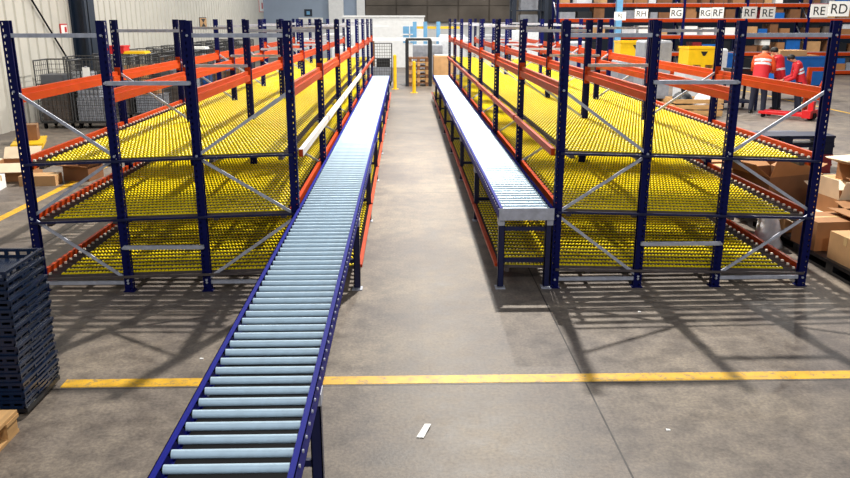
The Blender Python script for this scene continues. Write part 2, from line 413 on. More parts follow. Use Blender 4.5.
# ------------------------------------------------------------------ left: stack of trays and pallet
TY0, TY1, TX0, TX1 = 4.40, 4.90, -2.97, -2.36
def tray_meshes():
    w, d, h = (TX1-TX0)/2, (TY1-TY0)/2, .0585
    b = MB(); b.box((-w+.015,-d+.015,0),(w-.015,d-.015,.006))
    for sg in (-1,1):
        n = 6
        b.box((sg*(w-.02),-d+.012,0),(sg*(w-.012),d-.012,.018))
        for i in range(n+1):
            y = -d+.016+(2*d-.032)*i/n; b.box((sg*(w-.02),y-.009,.018),(sg*(w-.01),y+.009,h-.016))
        n = 8
        b.box((-w+.012,sg*(d-.02),0),(w-.012,sg*(d-.012),.018))
        for i in range(n+1):
            x = -w+.016+(2*w-.032)*i/n; b.box((x-.012,sg*(d-.02),.018),(x+.012,sg*(d-.01),h-.016))
    r = MB()
    for sg in (-1,1):
        r.box((sg*(w-.022),-d,h-.018),(sg*w,d,h)); r.box((-w+.022,sg*(d-.022),h-.018),(w-.022,sg*d,h))
    gs = []
    for sg in (-1,1):
        g = MB(); g.box((sg*(w-.008),-.06,.02),(sg*(w+.004),.06,.03)); g.box((sg*(w-.008),-.075,.02),(sg*(w+.004),-.06,h-.018)); g.box((sg*(w-.008),.06,.02),(sg*(w+.004),.075,h-.018)); gs.append(g.mesh('grip', M['tray']))
    return b.mesh('tray_basket', M['tray']), r.mesh('rim', M['tray']), gs
tb, tr, tg = tray_meshes()
NTR = 15
proto = None
for i in range(NTR):
    z = .06 + i*.06
    j = NTR-1-i
    at = ((TX0+TX1)/2 + random.uniform(-.006,.006), (TY0+TY1)/2 + random.uniform(-.006,.006), z)
    lab = 'dark plastic tray on top of the stack at left edge' if j == 0 else ('dark plastic tray at the bottom of the left stack' if i == 0 else f'dark plastic tray, {ORD[j]} from the top of the left stack')
    if proto is None:
        proto = thing('plastic_tray', lab, 'tray', at, 0, 'stacked dark trays')
        link('tray_basket', tb, proto); link('rim', tr, proto); [link('grip', g_, proto) for g_ in tg]
    else: dup(proto, at, None, lab)
t = thing('tray_dolly', 'black dolly under the stack of dark trays', 'dolly', ((TX0+TX1)/2,(TY0+TY1)/2,0))
obj('platform', MB().box((-.3,-.235,.03),(.3,.235,.06)), M['blackplas'], t)
for sx in (-1,1):
    for sy in (-1,1): obj('wheel', MB().cyl((sx*.24-.012,sy*.19,.02),(sx*.24+.012,sy*.19,.02),.02,10), M['black'], t)

def pallet(label, at, rz=0, m='wood', w=1.2, d=.8, group=None, name='wooden_pallet', cat='pallet'):
    t = thing(name, label, cat, at, rz, group)
    for i in range(5):
        y = -d/2+.06+(d-.12)*i/4; obj('deck_board', MB().box((-w/2,y-.055,.122),(w/2,y+.055,.144)), M[m], t)
    for i in range(3):
        x = -w/2+.07+(w-.14)*i/2; obj('stringer_board', MB().box((x-.07,-d/2,.1),(x+.07,d/2,.122)), M[m], t)
    for i in range(3):
        for j in range(3):
            x = -w/2+.07+(w-.14)*i/2; y = -d/2+.06+(d-.12)*j/2; obj('block', MB().box((x-.06,y-.05,.02),(x+.06,y+.05,.1)), M[m], t)
    for j in range(3):
        y = -d/2+.06+(d-.12)*j/2; obj('bottom_board', MB().box((-w/2,y-.05,0),(w/2,y+.05,.02)), M[m], t)
    return t
pallet('pale wooden pallet corner at lower left in front of the dark trays', (-2.83,3.84,0), PI/2, 'wood', .8, 1.0)

# ------------------------------------------------------------------ cartons
def carton(label, at, w, d, h, rz=0, m='card', open_=False, group=None, flaps=(60,40,110,20), tape=True, cat='box'):
    t = thing('cardboard_box', label, cat, at, rz, group)
    if not open_:
        obj('box_body', MB().box((-w/2,-d/2,0),(w/2,d/2,h)), M[m], t)
        if tape:
            mb = MB().box((-w/2-.001,-.025,h),(w/2+.001,.025,h+.0015)).box((-w/2-.0015,-.025,h-.08),(-w/2,.025,h)).box((w/2,-.025,h-.08),(w/2+.0015,.025,h))
            obj('tape', mb, M['tape'], t)
        return t
    b = MB(); k = .006
    b.box((-w/2,-d/2,0),(w/2,d/2,k))
    b.box((-w/2,-d/2,k),(-w/2+k,d/2,h)).box((w/2-k,-d/2,k),(w/2,d/2,h)).box((-w/2+k,-d/2,k),(w/2-k,-d/2+k,h)).box((-w/2+k,d/2-k,k),(w/2-k,d/2,h))
    obj('box_body', b, M[m], t)
    fl = min(w,d)*.48
    for i, a in enumerate(flaps):
        if a is None: continue
        a = math.radians(a)            # 0 = flat outwards, 90 = straight up
        L, D = ((d, w/2) if i < 2 else (w, d/2)); sg = -1 if i % 2 == 0 else 1
        f = MB(); dx, dz = math.cos(a)*fl, math.sin(a)*fl
        px, pz = -math.sin(a)*k, math.cos(a)*k
        prof = [(D,h),(D+dx,h+dz),(D+dx+px,h+dz+pz),(D+px,h+pz)]
        va, vb = [], []
        for (u, z) in prof:
            if i < 2: va.append((sg*u,-L/2+.004,z)); vb.append((sg*u,L/2-.004,z))
            else: va.append((-L/2+.004,sg*u,z)); vb.append((L/2-.004,sg*u,z))
        f.add(va+vb, [(0,1,2,3),(7,6,5,4),(0,4,5,1),(1,5,6,2),(2,6,7,3),(3,7,4,0)])
        obj('flap', f, M['cardin' if m != 'card3' else 'card'], t)
    return t

# left floor, beyond the left rack
carton('open cardboard box on the floor at the left edge', (-5.98,11.98,0), .55, .45, .28, .15, 'card', True, flaps=(10,30,-30,50))
carton('flat tan carton on the floor between two open boxes at left', (-5.46,11.55,0), .52, .3, .15, .08, 'card2')
carton('open box with dark side and raised flaps beyond left rack', (-4.98,11.95,0), .42, .4, .22, -.2, 'card3', True, flaps=(30,50,15,60))
carton('small white box on the floor at the left edge', (-6.0,11.2,0), .26, .3, .2, .1, 'paper', False)
t = thing('yellow_skid', 'low yellow skid on the floor beside the white wall', 'skid', (-7.35,15.3,0), .35)
obj('deck', MB().box((-.28,-.55,.07),(.28,.55,.1)), M['yelpaint'], t)
for sx in (-1,1): obj('runner', MB().box((sx*.26,-.55,0),(sx*.18,.55,.07)), M['yelpaint'], t)
carton('brown carton standing on the yellow skid by the wall', (-7.4,15.4,.1), .36, .36, .3, .3, 'card3')

# right: row of cartons on black plastic pallets
def plas_pallet(label, at, w, d, h, m, rz=0, group=None):
    t = thing('plastic_pallet', label, 'pallet', at, rz, group)
    obj('deck', MB().box((-w/2,-d/2,h-.035),(w/2,d/2,h)), M[m], t)
    for i in range(3):
        for j in range(3):
            x = -w/2+.08+(w-.16)*i/2; y = -d/2+.07+(d-.14)*j/2; obj('foot', MB().box((x-.07,y-.06,.03),(x+.07,y+.06,h-.035)), M[m], t)
    for i in range(3):
        x = -w/2+.08+(w-.16)*i/2; obj('runner', MB().box((x-.07,-d/2,0),(x+.07,d/2,.03)), M[m], t)
    return t
BX = 4.62
for i, yy in enumerate((7.1, 8.32, 9.54, 10.76)):
    plas_pallet('low black plastic pallet under the right cartons, ' + ('nearest of four','second of four from the camera','third of four from the camera','farthest of four')[i], (BX,yy,0), 1.0, 1.18, .13, 'blackplas', .035, 'black pallets in a row')
PZ = .13
cl = [
 ('tall kraft carton at the near end of the right pallets', 4.42,6.96, .5,.5,.27, .06,'card2',False,None),
 ('carton with dark end beside right rack post, second from near end', 4.33,7.62, .44,.42,.3, .08,'card',False,None),
 ('long grey topped carton behind the near kraft carton', 4.86,7.56, .42,.56,.33, .05,'card3',True,(5,-5,15,10)),
 ('open carton with upright flap at right frame edge', 4.93,8.36, .46,.46,.36, .1,'card',True,(80,40,70,20)),
 ('wide low carton with white lid behind right rack post', 4.4,8.4, .5,.6,.16, .0,'card2',True,(-10,10,0,-5)),
 ('large brown open carton with pale raised flaps beside right rack', 4.48,9.25, .62,.62,.46, .35,'card3',True,(35,20,70,25)),
 ('square tan carton behind the right rack post', 4.95,9.6, .5,.48,.4, .1,'card',False,None),
 ('tan carton half hidden behind the large open carton', 4.3,10.1, .44,.44,.36, .2,'card2',False,None),
 ('tan carton at the far end of the right pallets', 4.55,10.85, .6,.5,.34, .1,'card',False,None),
 ('open brown carton at far right behind the upright flaps', 4.92,10.3, .38,.4,.34, -.1,'card3',True,(60,30,40,80)),
]
for lab,x,yy,w,d,h,rz,m,op,fl in cl: carton(lab,(x,yy,PZ),w,d,h,rz,m,op,None,fl or (0,0,0,0))
carton('wide carton on the floor outside the right pallets', (5.75,9.35,0), .8,.7,.46, .1,'card2',False)
carton('open carton on the wide carton at the right edge', (5.72,9.3,.4615), .5,.45,.2, .3,'card',True,None,(20,50,60,10))
carton('brown carton on the floor at the right frame edge', (5.6,8.3,0), .6,.6,.5, .05,'card3',True,None,(30,10,50,20))
# crumpled bag
mb = MB(); rings = []
for j in range(9):
    z = .46*j/8; r0 = .15*(1-.72*(j/8)**1.5)
    rings.append([(math.cos(2*PI*i/14)*r0*(1+.2*math.sin(i*2.1+j*1.7)), math.sin(2*PI*i/14)*r0*(1+.2*math.cos(i*1.3+j*2.3)), z) for i in range(14)])
mb.loft(rings)
tag(obj('plastic_bag', mb, M['bag'], None, (3.93,8.0,0)), 'crumpled clear plastic bag on the floor by the right rack', 'bag')

# navy plastic pallets stacked behind the right rack
for i in range(4):
    m = ('redplas','redplas','navyplas','navyplas')[i]
    lab = ('dark red plastic pallet at the bottom of the right stack','dark red plastic pallet second from bottom of the right stack','navy plastic pallet third from bottom of the right stack','navy plastic pallet on top of the stack behind right rack')[i]
    plas_pallet(lab, (6.1,12.35,i*.15), 1.5, .5, .15, m, .0, 'stacked plastic pallets')
plas_pallet('flat grey plastic pallet lying on the floor behind the navy stack', (6.35,14.7,0), 1.7, .9, .12, 'greyplas')
# folded steel frames lying on the floor
t = thing('steel_channel', 'long grey steel bar lying on the floor behind the pallets', 'bar', (6.8,16.4,0))
obj('web', MB().box((-1.6,-.04,0),(1.6,.04,.01)), M['galv'], t)
for sy in (-1,1): obj('flange', MB().box((-1.6,sy*.04,.01),(1.6,sy*.034,.07)), M['galv'], t)
t = thing('steel_channel', 'dark steel bar lying on the floor in front of the grey bar', 'bar', (6.9,15.75,0))
obj('web', MB().box((-1.7,-.05,0),(1.7,.05,.012)), M['darkblue'], t)
for sy in (-1,1): obj('flange', MB().box((-1.7,sy*.05,.012),(1.7,sy*.044,.09)), M['darkblue'], t)

tag(obj('paper_scrap', MB().add([(-.022,-.08,.003),(.022,-.075,.004),(.026,.08,.012),(-.016,.085,.004),(-.022,-.08,.005),(.022,-.075,.006),(.026,.08,.014),(-.016,.085,.006)], [(3,2,1,0),(4,5,6,7),(0,1,5,4),(1,2,6,5),(2,3,7,6),(3,0,4,7)]), M['paper'], None, (.1,4.17,0), -.3), 'white scrap of paper on the aisle floor', 'paper')
for i, (x, yy, lab) in enumerate(((1.98,6.1,'tiny white scrap on the floor near the right rack'),(-1.5,5.25,'tiny white scrap on the floor beside the left conveyor'),(1.58,4.15,'tiny white scrap on the floor right of the dark seam'))):
    tag(obj('paper_scrap', MB().hexa([(-.012,-.008,0),(.012,-.01,0),(.014,.008,0),(-.01,.01,0)], [(-.012,-.008,.004),(.012,-.01,.007),(.014,.008,.003),(-.01,.01,.006)]), M['paper'], None, (x,yy,0)), lab, 'paper')

# ------------------------------------------------------------------ roll cages along the left wall
def cage_proto():
    t = thing('roll_cage', 'x', 'roll cage', (0,0,0))
    w, d, h = .72, .68, 1.5
    obj('base', MB().box((-w/2,-d/2,.13),(w/2,d/2,.17)), M['wire'], t)
    for sx in (-1,1): obj('side_panel', MB().wirepanel((sx*w/2,-d/2,.17), (0,d,0), (0,0,h-.17), 7, 12, .006, .016), M['wire'], t)
    obj('back_panel', MB().wirepanel((-w/2,d/2,.17), (w,0,0), (0,0,h-.17), 8, 12, .006, .016), M['wire'], t)
    obj('front_gate', MB().wirepanel((-w/2,-d/2,.17), (w,0,0), (0,0,(h-.17)*.62), 8, 7, .006, .014), M['wire'], t)
    for sx in (-1,1):
        for sy in (-1,1): obj('caster', MB().cyl((sx*.3-.02,sy*.26,.06),(sx*.3+.02,sy*.26,.06),.06,10).box((sx*.3-.03,sy*.26-.03,.06),(sx*.3+.03,sy*.26+.03,.13)), M['black'], t)
    return t
cp = None
rowname = ['nearest row','second row','third row','fourth row','fifth row','sixth row','seventh row','eighth row','ninth row','tenth row','eleventh row','twelfth row']
colname = ['against the white wall','in the middle','on the aisle side']
goods = ['purple','card','greyplas','wrap','card3','greywrap','binblue','card2']
gname = {'purple':'grey brown','card':'tan cardboard','greyplas':'grey','wrap':'white wrapped','card3':'brown cardboard','greywrap':'grey wrapped','binblue':'blue','card2':'pale cardboard'}
for r in range(12):
    for c in range(3):
        if r >= 8 and c == 2: continue
        x = -7.78 + c*.78; yy = 17.95 + r*1.55
        if r == 2 and c == 0: x += .1
        if r == 0 and c == 2: continue
        lab = f'grey wire roll cage {colname[c]}, {rowname[r]} from the camera'
        if cp is None: cp = cage_proto(); cp['label'] = lab; cp.location = (x,yy,0); cp['group'] = 'roll cages along the left wall'
        else: dup(cp, (x,yy,0), 0, lab)
        g = goods[(r*3+c*5) % 8]; h = random.uniform(.7,1.2)
        t = thing('goods_block', f'{gname[g]} load inside the roll cage {colname[c]}, {rowname[r]}', 'load', (x,yy,.17), 0, 'loads in the roll cages')
        obj('lower_load', MB().box((-.31,-.3,0),(.31,.3,h*.6)), M[g], t); obj('upper_load', MB().box((-.28,-.28,h*.6),(.2,.27,h)), M[goods[(r+c*3+2)%8]], t)
t = thing('paper_tag', 'white paper tag on the front of the near roll cage', 'tag', (-7.0,17.58,1.12)); obj('sheet', MB().box((-.08,-.004,0),(.08,0,.24)), M['paper'], t); obj('clip', MB().box((-.02,-.01,.23),(.02,.02,.26)), M['galv'], t)
t = thing('tote_crate', 'red plastic crate on top of the near roll cages', 'crate', (-7.55,21.05,1.5)); obj('crate_body', MB().box((-.28,-.22,0),(.28,.22,.2)), M['red'], t); obj('crate_rim', MB().box((-.3,-.24,.17),(.3,.24,.21)), M['red'], t)
for (x,yy,m,lab) in ((-7.0,21.05,'binyel','yellow lid on top of a roll cage right of the dark column'),(-6.2,24.15,'paper','white box lid on top of the roll cages')):
    t = thing('crate_lid', lab, 'lid', (x,yy,1.5)); obj('lid_panel', MB().box((-.26,-.22,0),(.26,.22,.07)), M[m], t); obj('lid_rim', MB().box((-.28,-.24,.0),(.28,.24,.03)), M[m], t)

# ------------------------------------------------------------------ far end of the aisle
t = thing('site_cabin', 'white cabin at the far end of the aisle', 'cabin', (-1.0,41.5,0))
obj('walls', MB().box((-2.0,-1.5,0),(2.0,1.5,2.44)), M['white'], t)
obj('roof', MB().box((-2.05,-1.55,2.44),(2.05,1.55,2.52)), M['white'], t)
w_ = obj('window', MB().box((.95,-1.53,1.2),(1.6,-1.5,2.0)), M['ltblue'], t); obj('window_bar', MB().box((.95,-1.55,1.58),(1.6,-1.53,1.64)).box((1.25,-1.55,1.2),(1.3,-1.53,2.0)), M['white'], w_)
obj('door', MB().box((-.6,-1.53,0),(.3,-1.5,2.0)), M['white'], t)
cg = dup(cp, (-.82,29.2,0), 0, 'wire roll cage at the far end of the left conveyor'); cg['group'] = 'roll cages at the far end'
t = thing('goods_block', 'dark load in the roll cage behind the left conveyor', 'load', (-.82,29.2,.17)); obj('lower_load', MB().box((-.34,-.3,0),(.34,.3,.5)), M['greywrap'], t); obj('upper_load', MB().box((-.2,-.25,.5),(.3,.25,.8)), M['blackplas'], t)
def post(label, x, y, h, m='yelpaint'):
    t = thing('guard_post', label, 'post', (x,y,0)); obj('shaft', MB().cyl((0,0,.012),(0,0,h),.06,12), M[m], t); obj('base_plate', MB().box((-.12,-.12,0),(.12,.12,.012)), M[m], t); obj('cap', MB().cyl((0,0,h),(0,0,h+.03),.055,12,.02), M[m], t)
post('yellow guard post beside the far end of left conveyor', -.33, 27.6, 1.15)
post('yellow guard post in the middle of the far aisle end', .32, 26.2, 1.0)
post('yellow guard post behind the far end of right conveyor', 1.0, 31.5, 1.1)
t = thing('pallet_magazine', 'dark upright pallet rack holding wooden pallets at aisle end', 'rack', (.52,29.2,0))
for sx in (-1,1):
    for sy in (-1,1): obj('post', MB().box((sx*.42-.06,sy*.5-.05,0),(sx*.42+.06,sy*.5+.05,1.62)), M['blackplas'], t)
obj('top_frame', MB().box((-.46,-.54,1.62),(.46,-.46,1.68)).box((-.46,.46,1.62),(.46,.54,1.68)), M['blackplas'], t)
for i in range(7): pallet(f'wooden pallet in the dark rack at aisle end, {ORD[i]} from the floor', (.52,29.2,.145*i), PI/2, 'wood' if i % 2 else 'card3', .9, .72, 'pallets in the aisle end rack')
t = thing('height_bar', 'long white bar across the far end of the aisle', 'bar', (.6,30.6,0))
obj('crossbeam', MB().box((-1.9,-.05,1.55),(1.9,.05,1.68)), M['white'], t)
for x in (-1.8,1.35): obj('post', MB().box((x-.06,-.06,0),(x+.06,.06,1.55)), M['card3'], t)
t = thing('stair_post_frame', 'light blue post frame standing behind the white bar', 'frame', (.95,34,0))
for x in (-.5,-.05,.5): obj('post', MB().box((x-.08,-.08,0),(x+.08,.08,2.25)), M['ltblue'], t)
obj('rail', MB().box((-.42,-.05,1.96),(1.4,.05,2.06)), M['yelpaint'], t)

def wrapped(label, x, y, w, d, h, m='wrap', base=.0):
    t = thing('wrapped_load', label, 'load', (x,y,base)); 
    obj('skid', MB().box((-w/2-.03,-d/2,0),(w/2+.03,d/2,.03)).box((-w/2,-d/2,.03),(-w/2+.12,d/2,.12)).box((w/2-.12,-d/2,.03),(w/2,d/2,.12)).box((-.06,-d/2,.03),(.06,d/2,.12)), M['wood'], t)
    mb = MB(); rings = []
    for j, z in enumerate((.12,.2,h*.4,h*.7,h-.04,h)):
        k = 1 if 0 < j < 5 else .95
        rings.append([(-w/2*k,-d/2*k,z),(-w/6*k,-d/2*k*1.04,z),(w/6*k,-d/2*k*.98,z),(w/2*k,-d/2*k,z),(w/2*k,d/2*k,z),(-w/2*k,d/2*k,z)])
    mb.loft(rings, False); obj('wrapped_goods', mb, M[m], t)
    obj('top_sheet', MB().box((-w/2*.92,-d/2*.92,h),(w/2*.92,d/2*.92,h+.02)), M['wrap' if m != 'wrap' else 'paper'], t)
    return t
for lab,x,yy,w,d,h,m in (
 ('white wrapped load beyond the right conveyor end, leftmost',2.0,33.5,1.1,1.0,1.7,'wrap'),
 ('white wrapped load under the light blue posts',.95,32.6,1.2,.9,1.35,'greywrap'),
 ('tan cardboard load right of the leftmost white load',1.5,30.0,.8,.9,1.05,'card2'),
 ('grey wrapped load behind the far right rack end',3.5,31.5,1.1,1.0,1.75,'greywrap'),
 ('pale white load between grey loads far right',4.9,32.5,1.2,1.0,1.9,'wrap'),
 ('grey load at the far right beside the dark shelving',6.2,29.5,1.1,1.0,1.55,'greywrap'),
 ('white load beyond far left rack end, nearest aisle',-2.2,31.0,1.1,1.0,1.3,'wrap'),
 ('grey load left of the nearest white load',-3.6,33.0,1.1,1.0,1.2,'greywrap'),
 ('white load by the white pillar far left',-4.9,36.0,1.4,1.0,1.5,'wrap'),
 ('pale load behind the blue bin far left',-3.0,36.5,1.3,1.0,1.7,'wrap')):
    wrapped(lab,x,yy,w,d,h,m)
def bigbin(label, x, y, w, d, h, m, rz=0, base=0, heart=False):
    t = thing('pallet_bin', label, 'bin', (x,y,base), rz)
    b = MB(); k = .05
    b.box((-w/2,-d/2,.12),(w/2,d/2,.17)).box((-w/2,-d/2,.17),(-w/2+k,d/2,h)).box((w/2-k,-d/2,.17),(w/2,d/2,h)).box((-w/2+k,-d/2,.17),(w/2-k,-d/2+k,h)).box((-w/2+k,d/2-k,.17),(w/2-k,d/2,h))
    obj('bin_body', b, M[m], t)
    r = MB()
    for sx in (-1,1): r.box((sx*(w/2-.06),-d/2-.02,h-.06),(sx*(w/2+.02),d/2+.02,h))
    for sy in (-1,1): r.box((-w/2+.06,sy*(d/2-.06),h-.06),(w/2-.06,sy*(d/2+.02),h))
    obj('bin_rim', r, M[m], t)
    for sx in (-1,0,1): obj('runner', MB().box((sx*(w/2-.08)-.06,-d/2,0),(sx*(w/2-.08)+.06,d/2,.12)), M[m], t)
    if heart: obj('handle_hole', MB().add([(-.1,-d/2-.004,h-.12),(.1,-d/2-.004,h-.12),(.03,-d/2-.004,h-.24),(-.03,-d/2-.004,h-.24)], [(0,1,2,3)]), M['ink'], t)
    return t
bigbin('yellow bin with dark hand hole behind right rack, left one', 7.55,26.2,1.0,.8,.62,'binyel',0,1.06,True)
wrapped('grey load carrying the left yellow bin',7.55,26.2,1.1,.9,1.04,'greywrap')
bigbin('yellow bin with dark hand hole behind right rack, right one', 8.3,22.2,.86,.8,.6,'binyel',0,1.03,True)
wrapped('pale load carrying the right yellow bin',8.3,22.2,1.0,.9,1.01,'wrap')
wrapped('clear wrapped tall load left of the right yellow bin',7.35,23.3,.8,.9,1.75,'greywrap')
wrapped('pale wrapped load right of the right yellow bin',9.35,24.0,.7,.8,1.5,'wrap')
bigbin('blue container behind the three workers', 11.75,23.6,1.5,1.0,.95,'binblue',0,.36)
bigbin('blue container left of the workers', 9.95,25.6,1.4,1.0,.95,'binblue',0,.36)
for x, yy, lab in ((11.75,23.6,'steel stand under the blue container behind workers'),(9.95,25.6,'steel stand under the blue container left of workers')):
    t = thing('bin_stand', lab, 'stand', (x,yy,0)); obj('stand_top', MB().box((-.7,-.45,.31),(.7,.45,.36)), M['galv'], t)
    for sx in (-1,1):
        for sy in (-1,1): obj('leg', MB().box((sx*.65-.03,sy*.4-.03,0),(sx*.65+.03,sy*.4+.03,.31)), M['galv'], t)
for x0, y0, z0, w0, h0, m0, lab in ((11.5,23.5,.53,.8,.95,'card2','tall tan carton standing in the blue container behind workers'),(12.15,23.6,.53,.4,.8,'card','small tan carton in the blue container behind workers'),(9.9,25.6,.53,.7,.75,'wrap','white wrapped block in the blue container left of workers')):
    carton(lab,(x0,y0,z0),w0,.6,h0,0,m0)

# crate, table and bags right of the right rack
t = thing('wooden_crate', 'pale wooden crate holding dark bags beyond the right rack', 'crate', (7.35,19.7,0))
for sy in (-1,1):
    for z in (.12,.26,.40): obj('slat', MB().box((-.6,sy*.4-.012,z-.05),(.6,sy*.4+.012,z+.05)), M['wood'], t)
for sx in (-1,1):
    for z in (.12,.26,.40): obj('slat', MB().box((sx*.6-.012,-.39,z-.05),(sx*.6+.012,.39,z+.05)), M['wood'], t)
obj('crate_floor', MB().box((-.6,-.4,.03),(.6,.4,.06)), M['wood'], t)
for i, (dx, m, lab) in enumerate(((-.3,'blackplas','black sack in the left half of the wooden crate'),(.28,'bag','white sack in the right half of the wooden crate'))):
    t = thing('sack', lab, 'sack', (7.35+dx,19.7,.06)); obj('sack_body', MB().ell((0,0,.28),.27,.32,.28,12,8), M[m], t); obj('knot', MB().cyl((0,0,.54),(.03,.02,.64),.05,8,.09), M[m], t)
t = thing('work_table', 'dark navy work table behind the right rack post', 'table', (9.0,21.2,0))
obj('tabletop', MB().box((-.5,-.45,.72),(.5,.45,.78)), M['navyplas'], t)
for sx in (-1,1):
    for sy in (-1,1): obj('leg', MB().box((sx*.45-.03,sy*.4-.03,0),(sx*.45+.03,sy*.4+.03,.72)), M['navyplas'], t)
obj('lower_shelf', MB().box((-.45,-.42,.2),(.45,.42,.24)), M['navyplas'], t)
t = thing('parts_bin', 'black bin on the dark work table', 'bin', (9.0,21.1,.78)); obj('bin_body', MB().box((-.3,-.25,0),(.3,.25,.3)), M['blackplas'], t); obj('bin_rim', MB().box((-.32,-.27,.28),(.32,.27,.32)), M['blackplas'], t)
t = thing('parts_bin', 'cream canister beside the work table behind rack', 'canister', (8.75,24.3,0)); obj('bin_body', MB().cyl((0,0,0),(0,0,1.35),.22,14), M['card2'], t); obj('bin_lid', MB().cyl((0,0,1.35),(0,0,1.4),.23,14), M['paper'], t)

# hand pallet truck
t = thing('pallet_truck', 'red and orange hand pallet truck on the floor by the workers', 'pallet truck', (9.75,18.9,0), -.8)
obj('fork', MB().box((-.95,-.26,.09),(.1,-.1,.15)), M['red'], t); obj('fork', MB().box((-.95,.1,.09),(.1,.26,.15)), M['red'], t)
obj('pump_body', MB().box((.1,-.27,.06),(.3,.27,.24)).box((.16,-.08,.24),(.28,.08,.45)), M['red'], t)
hd = obj('handle', MB().cyl((.24,0,.5),(.5,0,1.22),.03,10).cyl((.5,-.17,1.24),(.5,.17,1.24),.022,8).box((.46,-.03,1.1),(.52,.03,1.25)), M['orange'], t)
obj('wheel', MB().cyl((.24,-.09,.1),(.24,-.02,.1),.1,14).cyl((.24,.02,.1),(.24,.09,.1),.1,14), M['black'], t)
for sy in (-.18,.18): obj('wheel', MB().cyl((-.85,sy-.05,.045),(-.85,sy+.05,.045),.045,10), M['black'], t)
t = thing('orange_stand', 'orange painted steel stand right of the workers', 'stand', (11.0,20.6,0))
for sx in (-1,1): obj('post', MB().box((sx*.3-.05,-.05,0),(sx*.3+.05,.05,1.05)), M['orange'], t)
obj('crossbar', MB().box((-.35,-.04,1.05),(.35,.04,1.15)), M['orange'], t); obj('crossbar', MB().box((-.25,-.03,.4),(.25,.03,.48)), M['orange'], t)

